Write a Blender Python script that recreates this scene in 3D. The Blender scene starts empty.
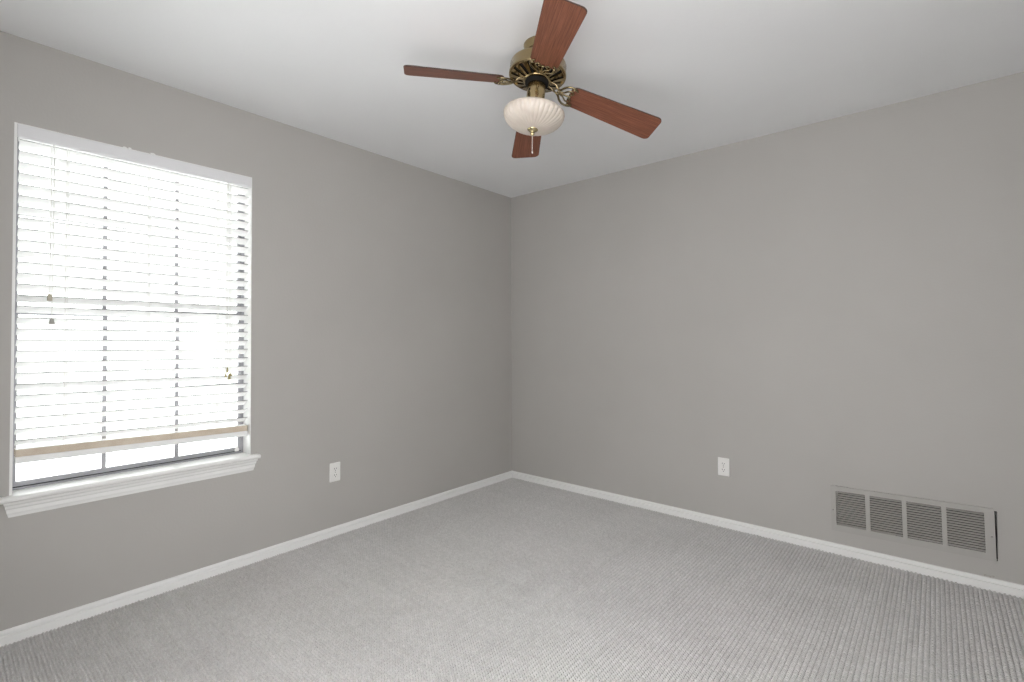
import bpy, math, random
import numpy as np
from mathutils import Vector, Matrix

random.seed(7)
S = bpy.context.scene
COL = S.collection
PI = math.pi

# ------------------------------------------------------------------ camera
FPX = 496.2913
yaw = .70737; pitch = .0176; roll = .0033
F0 = Vector((-math.sin(yaw), math.cos(yaw), 0)); R0 = Vector((math.cos(yaw), math.sin(yaw), 0)); Z = Vector((0, 0, 1))
Fv = F0 * math.cos(pitch) + Z * math.sin(pitch); U1 = Z * math.cos(pitch) - F0 * math.sin(pitch)
Rv = R0 * math.cos(roll) - U1 * math.sin(roll); Uv = U1 * math.cos(roll) + R0 * math.sin(roll)
cam = bpy.data.cameras.new('camera'); camo = bpy.data.objects.new('camera', cam); COL.objects.link(camo)
m = Matrix((Rv, Uv, -Fv)).transposed().to_4x4(); m.translation = Vector((2.8267, -3.2994, 1.2029))
camo.matrix_world = m
cam.sensor_width = 36; cam.lens = FPX / 1024 * 36; cam.clip_start = .02; cam.shift_y = (329.8264 - 341) / 1024
S.camera = camo

# ------------------------------------------------------------------ light
W = bpy.data.worlds.new('sky'); S.world = W; W.use_nodes = True
wb = W.node_tree.nodes['Background']; wb.inputs[0].default_value = (1.0, 1.0, 1.0, 1); wb.inputs[1].default_value = 4.5
S.view_settings.view_transform = 'Standard'; S.view_settings.look = 'None'
S.view_settings.exposure = 0.42; S.view_settings.gamma = 1; S.view_settings.use_curve_mapping = False
H = 2.44            # ceiling height
S.cycles.use_denoising = True; S.cycles.denoising_prefilter = 'NONE'
S.cycles.use_adaptive_sampling = False; S.cycles.max_bounces = 12; S.cycles.diffuse_bounces = 8; S.cycles.transparent_max_bounces = 16


XM, YM = 3.30, -3.52  # how far the room is built towards the open side

# ------------------------------------------------------------------ materials
def mat(name, col, rough=.6, metal=0.0, spec=.5):
    m = bpy.data.materials.new(name); m.use_nodes = True
    b = m.node_tree.nodes['Principled BSDF']
    b.inputs['Base Color'].default_value = (*col, 1); b.inputs['Roughness'].default_value = rough
    b.inputs['Metallic'].default_value = metal; b.inputs['Specular IOR Level'].default_value = spec
    return m

def N(m, t, **kw):
    n = m.node_tree.nodes.new(t)
    for k, v in kw.items():
        if k in n.inputs.keys(): n.inputs[k].default_value = v
        else: setattr(n, k, v)
    return n
def L(m, a, b): m.node_tree.links.new(a, b)
def P(m): return m.node_tree.nodes['Principled BSDF']

def mottled(name, c1, c2, scale, rough, bump=0.0, bscale=200, spec=.3, metal=0.0):
    m = mat(name, c1, rough, metal, spec)
    tc = N(m, 'ShaderNodeTexCoord')
    nz = N(m, 'ShaderNodeTexNoise', Scale=scale, Detail=3.0)
    L(m, tc.outputs['Object'], nz.inputs['Vector'])
    cr = N(m, 'ShaderNodeValToRGB')
    cr.color_ramp.elements[0].position = .35; cr.color_ramp.elements[0].color = (*c1, 1)
    cr.color_ramp.elements[1].position = .65; cr.color_ramp.elements[1].color = (*c2, 1)
    L(m, nz.outputs[0], cr.inputs[0]); L(m, cr.outputs[0], P(m).inputs['Base Color'])
    if bump:
        n2 = N(m, 'ShaderNodeTexNoise', Scale=bscale, Detail=4.0)
        L(m, tc.outputs['Object'], n2.inputs['Vector'])
        bp = N(m, 'ShaderNodeBump', Strength=bump, Distance=.002)
        L(m, n2.outputs[0], bp.inputs['Height']); L(m, bp.outputs[0], P(m).inputs['Normal'])
    return m

M = {}
M['wall'] = mottled('wall_paint', (.438, .422, .402), (.453, .437, .417), 1.6, .55, .25, 90, .3)
M['ceiling'] = mottled('ceiling_paint', (.80, .805, .815), (.825, .83, .84), 1.2, .8, .25, 60, .2)
M['trim'] = mat('trim_white_gloss', (.82, .82, .81), .35, 0, .5)
M['blind'] = mat('blind_white', (.89, .89, .885), .45, 0, .4)
M['slat_edge'] = mat('slat_edge_shade', (.27, .265, .26), .6)  # slat white darkened: shade on the room-side edges is painted in
M['valance'] = mat('valance_white', (.76, .76, .775), .45, 0, .4)
M['yellowed'] = mottled('blind_yellowed', (.64, .54, .43), (.71, .62, .51), 14, .5)
M['sash'] = mat('window_aluminium', (.34, .34, .36), .45, .3)
M['sash_dark'] = mat('window_gasket', (.05, .05, .055), .6)
M['cord'] = mat('blind_cord', (.78, .77, .73), .8)
M['tassel'] = mat('tassel_tan', (.50, .46, .36), .5)
M['tassel_grey'] = mat('tassel_grey', (.42, .41, .38), .5)
M['tassel_olive'] = mat('tassel_olive', (.36, .32, .15), .4)
M['vent'] = mat('vent_painted_metal', (.42, .405, .385), .65, 0, .25)
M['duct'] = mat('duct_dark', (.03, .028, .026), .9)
M['plate'] = mat('outlet_plastic', (.80, .79, .77), .35)
M['slot'] = mat('outlet_slot', (.04, .04, .04), .6)
M['screw'] = mat('screw_metal', (.35, .34, .32), .4, .8)
M['putty'] = mottled('wall_chip', (.30, .28, .25), (.5, .48, .45), 300, .8)

def brass(name, c, r):
    m = mat(name, c, r, 1.0)
    tc = N(m, 'ShaderNodeTexCoord'); mp = N(m, 'ShaderNodeMapping'); mp.inputs['Scale'].default_value = (3, 3, 60)
    nz = N(m, 'ShaderNodeTexNoise', Scale=6.0, Detail=3.0)
    L(m, tc.outputs['Object'], mp.inputs[0]); L(m, mp.outputs[0], nz.inputs['Vector'])
    mr = N(m, 'ShaderNodeMapRange'); mr.inputs[3].default_value = r - .03; mr.inputs[4].default_value = r + .05
    L(m, nz.outputs[0], mr.inputs[0]); L(m, mr.outputs[0], P(m).inputs['Roughness'])
    return m
M['brass'] = brass('antique_brass', (.37, .285, .155), .16)
M['brass_bright'] = brass('polished_brass', (.62, .52, .30), .22)
M['brass_dark'] = brass('antique_brass_dark', (.30, .24, .14), .22)
M['motor_dark'] = mat('motor_black', (.010, .009, .008), .8, 0, .15)

# wood: fine grain running along the blade's own x axis
m = mat('cherry_blade', (.26, .09, .05), .42, 0, .4); M['wood'] = m
tc = N(m, 'ShaderNodeTexCoord'); mp = N(m, 'ShaderNodeMapping'); mp.inputs['Scale'].default_value = (5, 240, 40)
nz = N(m, 'ShaderNodeTexNoise', Scale=1.6, Detail=5.0, Roughness=.65)
L(m, tc.outputs['Object'], mp.inputs[0]); L(m, mp.outputs[0], nz.inputs['Vector'])
cr = N(m, 'ShaderNodeValToRGB')
e = cr.color_ramp.elements
e[0].position = .32; e[0].color = (.085, .027, .016, 1); e[1].position = .68; e[1].color = (.27, .105, .062, 1)
x = e.new(.5); x.color = (.175, .062, .035, 1)
L(m, nz.outputs[0], cr.inputs[0]); L(m, cr.outputs[0], P(m).inputs['Base Color'])
M['wood_edge'] = mat('blade_edge_dark', (.05, .022, .015), .5)

# alabaster glass shade
m = mat('alabaster_glass', (.78, .70, .62), .3, 0, .5); M['bowl'] = m
tc = N(m, 'ShaderNodeTexCoord'); nz = N(m, 'ShaderNodeTexNoise', Scale=9.0, Detail=4.0, Distortion=1.5)
L(m, tc.outputs['Object'], nz.inputs['Vector'])
cr = N(m, 'ShaderNodeValToRGB'); e = cr.color_ramp.elements
e[0].position = .3; e[0].color = (.51, .44, .385, 1); e[1].position = .7; e[1].color = (.60, .54, .475, 1)
L(m, nz.outputs[0], cr.inputs[0]); L(m, cr.outputs[0], P(m).inputs['Base Color'])
P(m).inputs['Subsurface Weight'].default_value = .15
P(m).inputs['Subsurface Radius'].default_value = (.02, .015, .01)

# window glass
m = bpy.data.materials.new('window_glass'); m.use_nodes = True; M['glass'] = m
nt = m.node_tree; nt.nodes.remove(nt.nodes['Principled BSDF'])
tr = nt.nodes.new('ShaderNodeBsdfTransparent'); gl = nt.nodes.new('ShaderNodeBsdfGlossy'); gl.inputs['Roughness'].default_value = .02
tr.inputs[0].default_value = (.96, .98, .97, 1)
fr = nt.nodes.new('ShaderNodeFresnel'); fr.inputs[0].default_value = 1.35
mx = nt.nodes.new('ShaderNodeMixShader')
L(m, fr.outputs[0], mx.inputs[0]); L(m, tr.outputs[0], mx.inputs[1]); L(m, gl.outputs[0], mx.inputs[2])
L(m, mx.outputs[0], nt.nodes['Material Output'].inputs[0])

# carpet yarn
m = mat('loop_carpet', (.5, .49, .47), .95, 0, .1); M['carpet'] = m
tc = N(m, 'ShaderNodeTexCoord')
n1 = N(m, 'ShaderNodeTexNoise', Scale=260.0, Detail=2.0); n2 = N(m, 'ShaderNodeTexNoise', Scale=2.2, Detail=3.0)
L(m, tc.outputs['Object'], n1.inputs['Vector']); L(m, tc.outputs['Object'], n2.inputs['Vector'])
c1 = N(m, 'ShaderNodeValToRGB'); e = c1.color_ramp.elements
e[0].position = .34; e[0].color = (.53, .52, .51, 1); e[1].position = .62; e[1].color = (.67, .66, .65, 1)
c2 = N(m, 'ShaderNodeValToRGB'); e = c2.color_ramp.elements
e[0].position = .3; e[0].color = (.94, .94, .94, 1); e[1].position = .7; e[1].color = (1, 1, 1, 1)
mm = N(m, 'ShaderNodeMix', data_type='RGBA', blend_type='MULTIPLY'); mm.inputs[0].default_value = 1
L(m, n1.outputs[0], c1.inputs[0]); L(m, n2.outputs[0], c2.inputs[0])
L(m, c1.outputs[0], mm.inputs[6]); L(m, c2.outputs[0], mm.inputs[7])
# heathered yarn: every loop, and every yarn row both ways, has its own slightly different tone
sx = N(m, 'ShaderNodeSeparateXYZ'); L(m, tc.outputs['Object'], sx.inputs[0])
def mth(op, a_, b_=None):
    n_ = N(m, 'ShaderNodeMath', operation=op)
    for i_, v_ in enumerate((a_, b_)):
        if v_ is None: continue
        if isinstance(v_, (int, float)): n_.inputs[i_].default_value = v_
        else: L(m, v_, n_.inputs[i_])
    return n_.outputs[0]
ci = mth('FLOOR', mth('DIVIDE', sx.outputs[0], XM / round(XM / .0170))); ri = mth('FLOOR', mth('DIVIDE', sx.outputs[1], YM / math.ceil(-YM / .0120)))
def wn(x_, y_):
    cb = N(m, 'ShaderNodeCombineXYZ')
    for i_, v_ in enumerate((x_, y_)):
        if isinstance(v_, (int, float)): cb.inputs[i_].default_value = v_
        else: L(m, v_, cb.inputs[i_])
    w_ = N(m, 'ShaderNodeTexWhiteNoise', noise_dimensions='3D'); L(m, cb.outputs[0], w_.inputs['Vector']); return w_.outputs[0]
tone = mth('ADD', mth('ADD', mth('MULTIPLY', wn(ci, ri), .10), mth('MULTIPLY', wn(ci, 777.5), .03)), mth('ADD', mth('MULTIPLY', wn(-333.5, ri), .04), .915))
vm = N(m, 'ShaderNodeVectorMath', operation='SCALE'); L(m, mm.outputs[2], vm.inputs[0]); L(m, tone, vm.inputs['Scale'])
L(m, vm.outputs[0], P(m).inputs['Base Color'])

# ------------------------------------------------------------------ helpers
class MB:
    def __init__(s): s.v = []; s.f = []; s.mi = []; s.sm = []
    def add(s, vs, fs, mi=0, smooth=False, mtx=None):
        o = len(s.v)
        s.v += [tuple((mtx @ Vector(p)) if mtx else p) for p in vs]
        s.f += [tuple(o + i for i in f) for f in fs]; s.mi += [mi] * len(fs); s.sm += [smooth] * len(fs)
    def box(s, a, b, mi=0, mtx=None):
        x0, y0, z0 = a; x1, y1, z1 = b
        s.add([(x0, y0, z0), (x1, y0, z0), (x1, y1, z0), (x0, y1, z0), (x0, y0, z1), (x1, y0, z1), (x1, y1, z1), (x0, y1, z1)],
              [(0, 3, 2, 1), (4, 5, 6, 7), (0, 1, 5, 4), (1, 2, 6, 5), (2, 3, 7, 6), (3, 0, 4, 7)], mi, False, mtx)
    def loft(s, rings, mi=0, smooth=False, closed=True, caps=True, mtx=None):
        n = len(rings[0]); vs = [p for r in rings for p in r]; fs = []
        for i in range(len(rings) - 1):
            for j in range(n if closed else n - 1):
                k = (j + 1) % n; fs.append((i * n + j, i * n + k, (i + 1) * n + k, (i + 1) * n + j))
        if caps: fs += [tuple(range(n))[::-1], tuple((len(rings) - 1) * n + j for j in range(n))]
        s.add(vs, fs, mi, smooth, mtx)
    def lathe(s, prof, n=48, mi=0, smooth=True, fl=None, mtx=None, caps=True):
        rings = []
        for i, (r, z) in enumerate(prof):
            rings.append([((r + (fl(i, 2 * PI * j / n) if fl else 0)) * math.cos(2 * PI * j / n),
                           (r + (fl(i, 2 * PI * j / n) if fl else 0)) * math.sin(2 * PI * j / n), z) for j in range(n)])
        s.loft(rings, mi, smooth, caps=caps, mtx=mtx)
    def tube(s, pts, r, n=8, mi=0, mtx=None, flat=1.0, rr=None):
        pts = [Vector(p) for p in pts]; rings = []
        for i, p in enumerate(pts):
            t = (pts[min(i + 1, len(pts) - 1)] - pts[max(i - 1, 0)]).normalized()
            up = Vector((0, 0, 1)) if abs(t.z) < .9 else Vector((1, 0, 0))
            a = t.cross(up).normalized(); b = a.cross(t).normalized()
            q = rr[i] if rr else r
            rings.append([tuple(p + a * math.cos(2 * PI * j / n) * q + b * math.sin(2 * PI * j / n) * q * flat) for j in range(n)])
        s.loft(rings, mi, True, mtx=mtx)
    def build(s, name, mats, parent=None, bevel=0, seg=2, kind=None, fix=True, autosmooth=False):
        me = bpy.data.meshes.new(name); me.from_pydata(s.v, [], s.f)
        if not isinstance(mats, (list, tuple)): mats = [mats]
        for q in mats: me.materials.append(q)
        me.polygons.foreach_set('material_index', s.mi); me.polygons.foreach_set('use_smooth', s.sm)
        if fix:
            import bmesh
            bm = bmesh.new(); bm.from_mesh(me); bmesh.ops.recalc_face_normals(bm, faces=bm.faces); bm.to_mesh(me); bm.free()
        me.update()
        o = bpy.data.objects.new(name, me); COL.objects.link(o)
        if parent: o.parent = parent
        if bevel:
            bv = o.modifiers.new('bevel', 'BEVEL'); bv.width = bevel; bv.segments = seg; bv.limit_method = 'ANGLE'; bv.angle_limit = .6
        if kind: o['kind'] = kind
        return o
def empty(name, loc, label=None, cat=None, kind=None, group=None):
    o = bpy.data.objects.new(name, None); COL.objects.link(o); o.location = loc; o.empty_display_size = .1
    if label: o['label'] = label
    if cat: o['category'] = cat
    if kind: o['kind'] = kind
    if group: o['group'] = group
    return o

# ------------------------------------------------------------------ room shell
WY0, WY1, WZ0, WZ1 = -3.091, -2.1715, .579, 2.087      # window opening
TH = .16
b = MB()   # left wall with the window opening, real thickness
b.box((-TH, YM, 0), (0, WY0, H)); b.box((-TH, WY1, 0), (0, TH, H))
b.box((-TH, WY0, 0), (0, WY1, WZ0 - .022)); b.box((-TH, WY0, WZ1), (0, WY1, H))
b.build('wall_left', M['wall'], kind='structure', fix=False)
VX0, VX1, VZ0, VZ1 = 2.383, 3.034, .139, .374          # duct opening behind the grille
b = MB()
b.box((0, 0, 0), (VX0, TH, H)); b.box((VX1, 0, 0), (XM, TH, H)); b.box((VX0, 0, 0), (VX1, TH, VZ0)); b.box((VX0, 0, VZ1), (VX1, TH, H))
b.build('wall_back', M['wall'], kind='structure', fix=False)
RY0, RY1 = -3.40, -2.64             # unseen doorway beside the camera, added to let in fill light
b = MB(); b.box((XM, YM - TH, 0), (XM + TH, RY0, H)); b.box((XM, RY1, 0), (XM + TH, TH, H)); b.box((XM, RY0, 2.08), (XM + TH, RY1, H)); b.build('wall_right', M['wall'], kind='structure')
DX0, DX1, DZ = 1.75, 3.1, 2.06       # unseen wide opening behind the camera, added to even out the room light
b = MB(); b.box((-TH, YM - TH, 0), (DX0, YM, H)); b.box((DX1, YM - TH, 0), (XM, YM, H)); b.box((DX0, YM - TH, DZ), (DX1, YM, H))
b.build('wall_front', M['wall'], kind='structure')
b = MB(); b.box((-TH, YM - TH, H), (XM + TH, TH, H + .1)); b.build('ceiling', M['ceiling'], kind='structure')

# carpet: parallel rows of loops running along y, real relief
PT = .0170; PY = .0120; seg = 6; sgy = 5
nr = int(round(XM / PT)); nx = nr * seg + 1; dy = PY / sgy; nb = int(math.ceil(-YM / PY)); ny = nb * sgy + 1
xs = np.arange(nx) * (XM / (nx - 1)); ys = -np.arange(ny) * (-YM / (ny - 1))
rng = np.random.default_rng(3)
px_ = np.sin(PI * (np.arange(nx) % seg) / seg) ** .8; py_ = .06 + .94 * np.sin(PI * (np.arange(ny) % sgy) / sgy) ** 1.05
rib = np.minimum(np.arange(nx) // seg, nr - 1); row = np.minimum(np.arange(ny) // sgy, nb - 1)
amp = 1 + rng.normal(0, .10, (nb, nr))[row][:, rib]
env = px_[None, :] * py_[:, None]
Zh = .0118 * env * amp + rng.normal(0, .0003, (ny, nx)) * env - .0098
wob = rng.normal(0, .0006, (nb, nr))[row][:, rib]; wobx = rng.normal(0, .0006, (nb, nr))[row][:, rib]
X = xs[None, :] + wobx * env; Y = ys[:, None] + wob * env
co = np.stack([X, Y, Zh], -1).reshape(-1, 3).astype(np.float32)
i = np.arange((ny - 1) * (nx - 1)); r_, c_ = i // (nx - 1), i % (nx - 1)
a0 = r_ * nx + c_
quads = np.stack([a0, a0 + nx, a0 + nx + 1, a0 + 1], -1).astype(np.int32)
me = bpy.data.meshes.new('floor'); me.vertices.add(len(co)); me.vertices.foreach_set('co', co.ravel())
me.loops.add(quads.size); me.loops.foreach_set('vertex_index', quads.ravel())
me.polygons.add(len(quads)); me.polygons.foreach_set('loop_start', np.arange(len(quads), dtype=np.int32) * 4)
me.polygons.foreach_set('loop_total', np.full(len(quads), 4, dtype=np.int32))
me.polygons.foreach_set('use_smooth', np.ones(len(quads), dtype=bool))
me.update(calc_edges=True); me.materials.append(M['carpet'])
fl = bpy.data.objects.new('floor', me); COL.objects.link(fl); fl['kind'] = 'structure'

# baseboards: stepped profile, mitred in the corner
pr = [(0, -.006), (.0115, -.006), (.0115, .030), (.0050, .0325), (.0050, .0365), (.0105, .039), (.0100, .046), (.0065, .0515), (.004, .0535), (0, .0535)]
b = MB(); b.loft([[(d, YM, z) for d, z in pr], [(d, -d, z) for d, z in pr]]); b.build('baseboard_left', M['trim'], kind='structure')
b = MB(); b.loft([[(d, -d, z) for d, z in pr], [(XM, -d, z) for d, z in pr]]); b.build('baseboard_back', M['trim'], kind='structure')

def chip(loc, size, nrm, mt, par):      # small plaster chip, a low irregular blob on the wall
    q = MB(); n_ = 11; rs = [random.uniform(.6, 1.1) for _ in range(n_)]; rg = []
    for k_, hh in ((1.0, 0), (.8, .0007), (.3, .0011)):
        rg.append([(size[0] * k_ * rs[j] * math.cos(2 * PI * j / n_), size[1] * k_ * rs[j] * math.sin(2 * PI * j / n_), hh) for j in range(n_)])
    mx_ = Matrix.Translation(loc) @ (Matrix.Rotation(PI / 2, 4, 'X') if nrm == 'y' else Matrix.Rotation(PI / 2, 4, 'Z') @ Matrix.Rotation(PI / 2, 4, 'X'))
    q.loft(rg, mtx=mx_); q.build('plaster_chip', mt, par)
WL, WB = bpy.data.objects['wall_left'], bpy.data.objects['wall_back']
for x_, z_, w_ in ((2.990, .060, .009), (3.016, .061, .008), (3.003, .058, .012)): chip((x_, 0, z_), (w_, .0055), 'y', M['putty'], WB)
for y_, z_, w_ in ((-2.730, 2.0885, .011), (-2.712, 2.0895, .008), (-2.623, 2.0890, .013)): chip((0, y_, z_), (w_, .004), 'x', M['trim'], WL)

# ------------------------------------------------------------------ window
win = empty('window_1', (0, (WY0 + WY1) / 2, WZ0), kind='structure')
win.location = (0, 0, 0)
b = MB()   # white jamb lining
b.box((-TH, WY0, WZ0), (.001, WY0 + .009, WZ1)); b.box((-TH, WY1 - .0025, WZ0), (-.0005, WY1, WZ1)); b.box((-TH, WY0 + .009, WZ1 - .003), (-.0005, WY1 - .0025, WZ1))
b.build('jamb_lining', M['trim'], win)
# stool (inside sill) with a rounded nose
SY0, SY1 = -3.135, -2.133
b = MB()
b.box((-TH, WY0, WZ0 - .022), (0, WY1, WZ0 + .002))
nose = [(0, WZ0 + .002), (.028, WZ0 + .002), (.034, WZ0 - .001), (.037, WZ0 - .008), (.036, WZ0 - .015), (.030, WZ0 - .021), (0, WZ0 - .022)]
b.loft([[(x, SY0, z) for x, z in nose], [(x, SY1, z) for x, z in nose]])
b.build('window_sill', M['trim'], win)
ap = [(0, WZ0 - .022, 0), (.027, WZ0 - .022, 0), (.025, WZ0 - .030, .001), (.019, WZ0 - .036, .004), (.017, WZ0 - .046, .005), (.012, WZ0 - .052, .008), (.012, WZ0 - .066, .010), (.009, WZ0 - .074, .013), (.007, WZ0 - .084, .015), (0, WZ0 - .084, .015)]
b = MB(); b.loft([[(x, -3.108 + q, z) for x, z, q in ap], [(x, -2.144 - q, z) for x, z, q in ap]]); b.build('window_apron', M['trim'], win)
# aluminium frame
fx0, fx1 = -.134, -.090
ly, ry = WY0 + .009, WY1 - .0025
FL, FR = .006, .010
b = MB()
b.box((fx0, ly, WZ0 + .002), (fx1, ly + FL, WZ1 - .003)); b.box((fx0, ry - FR, WZ0 + .002), (fx1, ry, WZ1 - .003))
b.box((fx0, ly + FL, WZ1 - .03), (fx1, ry - FR, WZ1 - .003))
b.box((fx0, ly + FL, WZ0 + .002), (fx1 + .004, ry - FR, WZ0 + .010)); b.build('window_frame', M['sash'], win, .0012)
b = MB(); b.box((fx0 + .004, ly + FL, WZ0 + .0102), (fx1 - .003, ry - FR, WZ0 + .0142)); b.build('gasket', M['sash_dark'], win)
def sash(z0, z1, x0, x1, zm, rb, rt):
    b = MB(); y0, y1 = ly + FL + .0005, ry - FR - .0005
    b.box((x0, y0, z0), (x1, y1, z0 + rb)); b.box((x0, y0, z1 - rt), (x1, y1, z1))
    b.box((x0, y0, z0 + rb), (x1, y0 + .011, z1 - rt)); b.box((x0, y1 - .016, z0 + rb), (x1, y1, z1 - rt))
    o = b.build('sash', M['sash'], win, .001)
    xm = (x0 + x1) / 2
    for ym in (-2.777, -2.489):
        q = MB(); q.box((xm - .004, ym - .0085, z0 + rb), (xm + .004, ym + .0085, z1 - rt)); q.build('muntin', M['sash'], o)
    q = MB(); q.box((xm - .0038, y0 + .011, zm - .0075), (xm + .0038, y1 - .016, zm + .0075)); q.build('muntin', M['sash'], o)
    q = MB(); q.box((xm - .0015, y0 + .010, z0 + rb - .001), (xm + .0015, y1 - .015, z1 - rt + .001)); q.build('pane', M['glass'], o)
    return o
s1 = sash(WZ0 + .0145, 1.3465, -.111, -.093, .958, .019, .034)
s2 = sash(1.3105, WZ1 - .031, -.131, -.113, 1.740, .030, .012)
b = MB(); b.box((-.093, ry - .045, WZ0 + .014), (-.083, ry - .025, WZ0 + .030)); b.box((-.089, ry - .040, WZ0 + .026), (-.081, ry - .030, WZ0 + .042))
b.build('latch', M['trim'], s1, .002)

# ------------------------------------------------------------------ blind
bl = empty('window_blind', (-.045, (WY0 + WY1) / 2, WZ1 - .006), 'white horizontal slat blind hanging in the window, let down almost to the sill', 'blind')
inv = Matrix.Translation(-Vector(bl.location))
class BB(MB):
    def build(s, *a, **k):
        s.v = [tuple(inv @ Vector(p)) for p in s.v]; return MB.build(s, *a, **k)
BY0, BY1 = -3.073, -2.180
b = BB()
vp = [(-.010, 2.083), (.0015, 2.083), (.003, 2.081), (.003, 2.041), (.001, 2.035), (-.003, 2.0305), (-.010, 2.0305)]
b.loft([[(x, WY0 + .0095, z) for x, z in vp], [(x, WY1 - .003, z) for x, z in vp]]); b.build('valance', M['valance'], bl, .001)
b = BB(); b.box((-.068, BY0 - .002, 2.0305), (-.0105, BY1 + .002, 2.078)); b.build('headrail', M['blind'], bl, .002)
th = math.radians(29); xc = -.045; hw = .026
slz = [1.981 - .0456 * n for n in range(-1, 27)]
slant = lambda z: -.015 * max(0, 1.98 - z) / 1.2     # the blind hangs lower at its far end
b = BB()
for n, zf in enumerate(slz):
    t2 = th + random.uniform(-.02, .02)
    zc = zf - hw * math.sin(t2)
    ring = []
    K = 6
    for k in range(K + 1):
        u = -hw + 2 * hw * k / K; cam_ = .0012 * (1 - (u / hw) ** 2)
        ring.append((u, .0020 + cam_))
    for k in range(K, -1, -1):
        u = -hw + 2 * hw * k / K; cam_ = .0012 * (1 - (u / hw) ** 2)
        ring.append((u, -.0020 + cam_))
    R_ = [(xc + u * math.cos(t2) - w * math.sin(t2), zc + u * math.sin(t2) + w * math.cos(t2)) for u, w in ring]
    dz = random.uniform(-.0008, .0008)
    b.loft([[(x, BY0, z + dz) for x, z in R_], [(x, BY1, z - dz + slant(zf)) for x, z in R_]])
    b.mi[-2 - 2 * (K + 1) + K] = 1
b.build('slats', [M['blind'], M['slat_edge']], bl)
# spare slats lying on the bottom rail (yellowed edges) and the rail itself
b = BB()
for k in range(7):
    o_ = random.uniform(-.0012, .0012); z0 = .7285 + k * .0042
    x0_, x1_ = xc - hw + o_, xc + hw + o_
    b.loft([[(x0_, y_, z0 + d_), (x1_, y_, z0 + d_), (x1_, y_, z0 + .0039 + d_), (x0_, y_, z0 + .0039 + d_)] for y_, d_ in ((BY0, 0), (BY1, -.020))])
    b.mi[-4] = 1; b.mi[-6] = 0
o = b.build('stacked_slats', [M['yellowed'], M['blind']], bl); o['label'] = 'yellowed beige spare slats stacked on the bottom rail'
b = BB(); rp = [(-.025, .7275), (.025, .7275), (.0262, .724), (.0262, .706), (.022, .700), (-.022, .700), (-.0262, .706), (-.0262, .724)]
b.loft([[(xc + x, BY0, z) for x, z in rp], [(xc + x, BY1, z - .020) for x, z in rp]]); b.build('bottom_rail', M['blind'], bl, .001)
for yy in (-2.923, -2.629, -2.330):      # ladder cords
    b = BB()
    for xx in (xc + .0235, xc - .0235):
        for oy in ((-.003, .003) if xx > xc else (0,)):
            b.tube([(xx, yy + oy, 2.031), (xx, yy + oy, .752)], .0007, 5)
    for zf in slz:
        b.tube([(xc + .0235, yy - .003, zf - .004), (xc - .0235, yy, zf - .0275)], .0005, 4)
    b.build('ladder_cord', M['cord'], bl)
def bell(name, x, y, z, r, h, mt, par):
    q = BB(); q.lathe([(.0018, h), (.0035, h * .97), (r * .62, h * .8), (r * .75, h * .5), (r, h * .1), (r * .9, 0), (.002, 0)], 20, mtx=Matrix.Translation((x, y, z)))
    return q.build(name, mt, par)
def cord(x0, y0, y1, z1):
    q = BB(); q.tube([(x0, y0, 2.031), (x0, (y0 + y1) / 2, (2.031 + z1) / 2), (x0, y1, z1)], .0011, 6); return q.build('pull_cord', M['cord'], bl)
c = cord(-.006, -2.977, -2.978, 1.397)
q = BB(); q.box((-.013, -2.986, 1.368), (.001, -2.970, 1.397)); q.build('tassel', M['tassel'], c, .002)
c = cord(-.004, -2.968, -2.971, 1.293); bell('tassel', -.004, -2.971, 1.270, .010, .026, M['tassel_grey'], c)
c = cord(-.006, -2.288, -2.288, 1.052)
bell('tassel', -.006, -2.288, 1.028, .0060, .028, M['tassel_olive'], c)
c = cord(-.004, -2.280, -2.279, 1.020); bell('tassel', -.004, -2.279, .992, .0075, .032, M['tassel_olive'], c)
c = cord(-.006, -2.275, -2.271, 1.036); bell('tassel', -.004, -2.271, 1.010, .0060, .026, M['tassel_olive'], c)
c = cord(-.006, -2.292, -2.296, 1.030); bell('tassel', -.004, -2.296, 1.006, .0060, .024, M['tassel_olive'], c)

# ------------------------------------------------------------------ outlets
def rrect(w, h, r, n=5):
    pts = []
    for cx, cy, a in ((w / 2 - r, h / 2 - r, 0), (-w / 2 + r, h / 2 - r, 90), (-w / 2 + r, -h / 2 + r, 180), (w / 2 - r, -h / 2 + r, 270)):
        for k in range(n + 1):
            t = math.radians(a + 90 * k / n); pts.append((cx + r * math.cos(t), cy + r * math.sin(t)))
    return pts
def outlet(loc, rz, label):     # local: plate in the xz plane, front towards -y
    e_ = empty('wall_outlet', loc, label, 'outlet'); e_.rotation_euler.z = rz
    q = MB(); rr = lambda w, h, y, r=.004: [(x, y, z) for x, z in rrect(w, h, r)]
    q.loft([rr(.070, .115, 0), rr(.070, .115, -.002), rr(.066, .111, -.005), rr(.062, .107, -.0055)])
    q.build('cover_plate', M['plate'], e_)
    for s in (1, -1):
        q = MB(); q.loft([[(x, y, z + s * .0195) for x, z in rrect(.034, .028, .010)] for y in (-.0050, -.0075)])
        r = q.build('receptacle', M['plate'], e_, .0006)
        q = MB()
        for sx, hh in ((-.0064, .0085), (.0064, .007)):
            q.box((sx - .0014, -.0079, s * .0195 + .0035 - hh / 2), (sx + .0014, -.0070, s * .0195 + .0035 + hh / 2))
        q.loft([[(x * .9, y, z + s * .0195 - .0075) for x, z in rrect(.0052, .0052, .0025)] for y in (-.0070, -.0079)])
        q.build('slots', M['slot'], r)
    q = MB(); q.loft([[(x, y, z) for x, z in rrect(.006, .006, .0029)] for y in (-.005, -.0066)]); q.build('screw', M['screw'], e_)
outlet((0, -1.676, .385), PI / 2, 'white electrical outlet on the left wall, between the window and the corner')
outlet((1.782, 0, .379), 0, 'white electrical outlet on the back wall, left of the vent grille')

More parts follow.
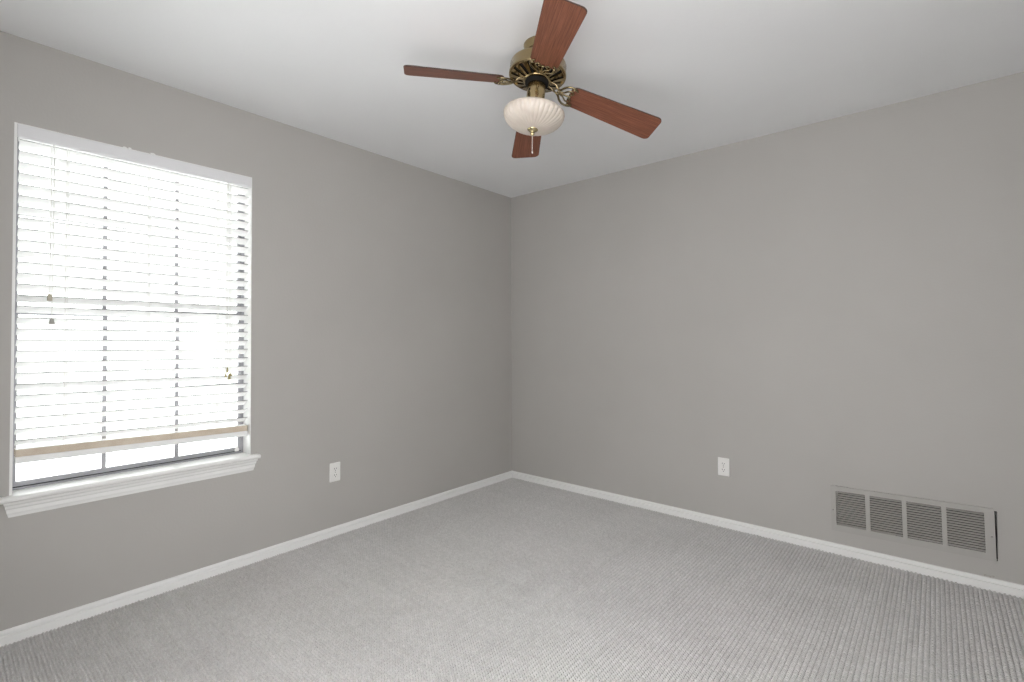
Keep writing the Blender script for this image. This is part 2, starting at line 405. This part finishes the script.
# ------------------------------------------------------------------ return-air grille
gx0, gx1, gz0, gz1 = 2.366, 3.029, .1315, .3785
g = empty('vent_grille', ((gx0 + gx1) / 2, 0, gz0), 'long low metal air vent grille with four louvered bays low on the wall', 'vent'); g.rotation_euler.y = -math.radians(1.1)
def gl_(p): return (p[0] - (gx0 + gx1) / 2, p[1], p[2] - gz0)
class GB(MB):
    def build(s, *a, **k):
        s.v = [gl_(p) for p in s.v]; return MB.build(s, *a, **k)
bays = [(2.390, 2.525), (2.545, 2.681), (2.700, 2.837), (2.856, 2.993)]
bz0, bz1 = .1660, .3530
b = GB(); yf, yb = -.010, -.0072
b.box((gx0, yf, bz1), (gx1, yb, gz1)); b.box((gx0, yf, gz0), (gx1, yb, bz0))
edges = [gx0] + [v for p in bays for v in p] + [gx1]
for k in range(0, len(edges), 2): b.box((edges[k], yf, bz0), (edges[k + 1], yb, bz1))
b.box((gx0, yb, gz0), (gx0 + .002, -.0002, gz1)); b.box((gx0, yb, gz1 - .002), (gx1 - .002, -.0002, gz1)); b.box((gx0, yb, gz0), (gx1 - .002, -.003, gz0 + .002))
b.build('grille_frame', M['vent'], g)
for x0, x1 in bays:
    b = GB(); n = 15; p_ = (bz1 - bz0) / n
    for k in range(n):
        zc = bz0 + (k + .42) * p_
        mt = Matrix.Translation((0, -.0035, zc)) @ Matrix.Rotation(math.radians(32), 4, 'X')
        b.box((x0 - .001, -.0052, -.0008), (x1 + .001, .0052, .0008), mtx=mt)
    b.build('louvers', M['vent'], g)
for xx in (gx0 + .010, gx1 - .012):
    b = GB(); mt = Matrix.Translation((xx, yf, (gz0 + gz1) / 2 - .01)) @ Matrix.Rotation(PI / 2, 4, 'X')
    b.lathe([(.0042, -.001), (.0042, .0008), (.002, .002), (.0005, .0022)], 14, mtx=mt); b.build('screw', M['screw'], g)
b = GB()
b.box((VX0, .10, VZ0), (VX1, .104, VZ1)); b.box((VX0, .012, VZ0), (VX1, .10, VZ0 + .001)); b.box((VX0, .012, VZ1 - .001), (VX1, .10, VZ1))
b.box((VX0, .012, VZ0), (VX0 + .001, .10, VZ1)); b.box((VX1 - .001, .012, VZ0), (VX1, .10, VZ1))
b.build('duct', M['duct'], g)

# ------------------------------------------------------------------ ceiling fan
SC = 1.02; CP = Vector((2.8267, -3.2994, 1.2029)); HUBW = CP + (Vector((1.5936, -1.6946, 2.2546)) - CP) * SC
AXU = Vector((.0281, .109, 1)); FO = HUBW + AXU * (H - HUBW.z)
fan = empty('ceiling_fan', FO, 'brass ceiling fan with four reddish wooden blades and a fluted glass bowl light', 'ceiling fan')
ax = Vector((.0281, .109, 1)).normalized()
e1 = Vector((0, 1, 0)).cross(ax).normalized(); e2 = ax.cross(e1)
TL = Matrix((e1, e2, ax)).transposed().to_4x4()       # tilt of everything that hangs below the canopy
def hang(o, mtx=TL): o.matrix_local = mtx; return o
zz = lambda z: z - H
b = MB(); b.lathe([(.070, 0), (.070, -.006), (.067, -.012), (.066, -.030), (.060, -.042), (.048, -.052), (.035, -.056)], 48)
b.build('canopy', M['brass'], fan)
b = MB(); b.lathe([(.030, -.045), (.042, -.058), (.055, -.066), (.060, -.070), (.090, -.076), (.108, -.082), (.1165, -.090), (.1185, -.096), (.1185, -.128), (.1205, -.131), (.1205, -.139), (.117, -.143), (.112, -.143), (.108, -.139), (.100, -.137)], 64)
mh = hang(b.build('motor_housing', M['brass'], fan))
b = MB(); b.lathe([(.109, -.138), (.080, -.145), (.055, -.150), (.03, -.152), (.03, -.13), (.100, -.128)], 48); b.build('vent_shadow_plate', M['motor_dark'], mh)
b = MB()
for k in range(18):
    a = 2 * PI * k / 18
    mt = Matrix.Rotation(a, 4, 'Z')
    b.loft([[(.112, -.011, -.1425), (.112, .011, -.1425), (.112, .011, -.139), (.112, -.011, -.139)],
            [(.085, -.0085, -.151), (.085, .0085, -.151), (.085, .0085, -.146), (.085, -.0085, -.146)],
            [(.056, -.0045, -.160), (.056, .0045, -.160), (.056, .0045, -.155), (.056, -.0045, -.155)]], mtx=mt)
b.lathe([(.050, -.152), (.060, -.158), (.060, -.163), (.050, -.164)], 40, caps=False)
b.build('vent_ribs', M['brass'], mh)
b = MB(); b.lathe([(.04, -.155), (.049, -.160), (.049, -.174), (.042, -.178), (.03, -.178)], 40); hang(b.build('flywheel', M['motor_dark'], fan))
b = MB(); b.lathe([(.030, -.170), (.0375, -.176), (.0385, -.180), (.0385, -.276), (.0370, -.279), (.0385, -.282), (.0385, -.292), (.03, -.296)], 40)
sw = hang(b.build('switch_housing', M['brass'], fan))
av = Vector((Rv.x, Rv.y, 0)).normalized(); dirc = (-Fv * 0 + Vector((2.807, -3.281, 0)) - Vector((FO.x, FO.y, 0))).normalized()
a = math.atan2(dirc.y, dirc.x) - .75
b = MB(); b.lathe([(.0045, 0), (.0045, .0015), (.001, .0018)], 12, mtx=Matrix.Rotation(a, 4, 'Z') @ Matrix.Translation((.0383, 0, -.212)) @ Matrix.Rotation(PI / 2, 4, 'Y'))
b.build('screw_hole', M['motor_dark'], sw)
# fluted bowl
RB, zt, db = .1275, -.304, .067
prof = [(.100, zt + .006), (.116, zt + .006), (RB - .001, zt + .002), (RB, zt - .004)]
for k in range(1, 15):
    t = k / 15 * PI / 2
    prof.append((RB * math.cos(t) ** .82, zt - .004 - (db - .004) * math.sin(t) ** 1.05))
prof.append((.008, zt - db))
def flute(i, t):
    r = prof[i][0]; w = max(0, min(1, (i - 2) / 2)) * min(1, r / .06)
    return -.0034 * w * (1 - abs(math.sin(18 * t)) ** .8)
b = MB(); b.lathe(prof, 288, fl=flute)
bowl = hang(b.build('glass_shade', M['bowl'], fan))
b = MB(); b.lathe([(.041, zt + .016), (.060, zt + .012), (.101, zt + .0075), (.101, zt + .004), (.05, zt + .004)], 48); hang(b.build('shade_holder', M['brass'], fan))
z0 = zt - db
b = MB(); b.lathe([(.004, z0 + .006), (.021, z0 + .003), (.0225, z0 - .001), (.018, z0 - .005), (.008, z0 - .008), (.006, z0 - .012), (.009, z0 - .016), (.0095, z0 - .020), (.007, z0 - .024), (.003, z0 - .027), (.001, z0 - .028)], 28)
hang(b.build('finial', M['brass_bright'], fan))
b = MB(); pz = (TL @ Vector((0, 0, z0 - .026)))
for k in range(24):
    c0 = pz + Vector((0, 0, -.0027 * k)); b.lathe([(.0003, .0013), (.001, .0009), (.0013, 0), (.001, -.0009), (.0003, -.0013)], 8, mtx=Matrix.Translation(c0))
b.lathe([(.0005, .004), (.002, .002), (.0024, -.004), (.001, -.007)], 10, mtx=Matrix.Translation(pz + Vector((0, 0, -.068))))
b.build('pull_chain', M['cord'], fan)
# blades
hub = HUBW - FO
PHI, DR, PIT = 3.9888, .1158, -.1948
offs = [.037, -.0095, .063, -.0905]; drs = [-.017, -.0175, .0717, .0486]
r0, R1, wr, wt = .143, .5347 * SC, .114, .1430
pits = [-.11, 0, 0, 0]
def blade_outline():
    pts = []
    def w(x): return (wr + (wt - wr) * (x - r0) / (R1 - r0)) / 2
    rt = .022
    for k in range(9):   # tip corner +y
        t = PI / 2 * k / 8; pts.append((R1 - rt + rt * math.sin(t), w(R1) - rt + rt * math.cos(t)))
    tip = pts[:]
    for x_, y_ in tip[::-1]: pts.append((x_, -y_))
    root = []
    for k in range(9):
        t = PI / 2 * k / 8; root.append((r0 + .03 - .03 * math.sin(t), -(w(r0) - .03) - .03 * math.cos(t)))
    pts += root; pts += [(x_, -y_) for x_, y_ in root[::-1]]
    return pts
for k in range(4):
    a = PHI + k * PI / 2 + offs[k]; dr = DR + drs[k]
    u = e1 * math.cos(a) + e2 * math.sin(a); t = ax.cross(u); w = t * math.cos(PIT + pits[k]) + ax * math.sin(PIT + pits[k])
    ud = u * math.cos(dr) - ax * math.sin(dr); n = ud.cross(w).normalized(); w = n.cross(ud).normalized()
    MX = Matrix((ud, w, n)).transposed().to_4x4(); MX.translation = hub
    out = [(x_ * (1.018 if k == 2 else 1), y_) for x_, y_ in blade_outline()]
    b = MB()
    inn = [((x_ - .34) * .994 + .34, y_ * .98) for x_, y_ in out]
    b.loft([[(x_, y_, -.0028) for x_, y_ in inn], [(x_, y_, -.0018) for x_, y_ in out], [(x_, y_, .0018) for x_, y_ in out], [(x_, y_, .0028) for x_, y_ in inn]])
    nf = len(out); b.mi = [1] * (3 * nf) + [0, 0]
    hang(b.build('blade', [M['wood'], M['wood_edge']], fan), MX)
    # blade iron: neck, open crescent and inner scroll under the blade root
    b = MB(); zb = -.0075
    def curve(p, nn=10):      # Catmull-Rom through the points
        p = [Vector(q) for q in p]; p = [p[0] * 2 - p[1]] + p + [p[-1] * 2 - p[-2]]; o = []
        for i_ in range(1, len(p) - 2):
            for j in range(nn):
                s_ = j / nn; o.append(.5 * ((2 * p[i_]) + (-p[i_ - 1] + p[i_ + 1]) * s_ + (2 * p[i_ - 1] - 5 * p[i_] + 4 * p[i_ + 1] - p[i_ + 2]) * s_ ** 2 + (-p[i_ - 1] + 3 * p[i_] - 3 * p[i_ + 1] + p[i_ + 2]) * s_ ** 3))
        return o + [p[-2]]
    for s in (1, -1):
        b.tube(curve([(.045, s * .010, .016), (.075, s * .017, .010), (.092, s * .012, -.003), (.104, s * .018, zb), (.114, s * .034, zb), (.130, s * .048, zb), (.150, s * .052, zb), (.166, s * .046, zb), (.172, s * .038, zb + .002)]), .0050, 8, flat=.7)
        b.tube(curve([(.100, s * .006, zb), (.120, s * .010, zb), (.136, s * .026, zb), (.152, s * .030, zb), (.160, s * .020, zb), (.152, s * .012, zb), (.145, s * .018, zb)]), .0036, 8, flat=.7)
    b.tube(curve([(.092, 0, zb + .002), (.112, 0, zb), (.135, 0, zb), (.150, 0, zb)]), .0045, 8, flat=.6)
    for px_, py_ in ((.150, 0), (.155, .045), (.155, -.045)):
        b.lathe([(.006, zb + .004), (.006, zb - .003), (.003, zb - .005), (.0005, zb - .0052)], 14, mtx=Matrix.Translation((px_, py_, 0)))
    hang(b.build('blade_iron', M['brass_dark'], fan), MX)
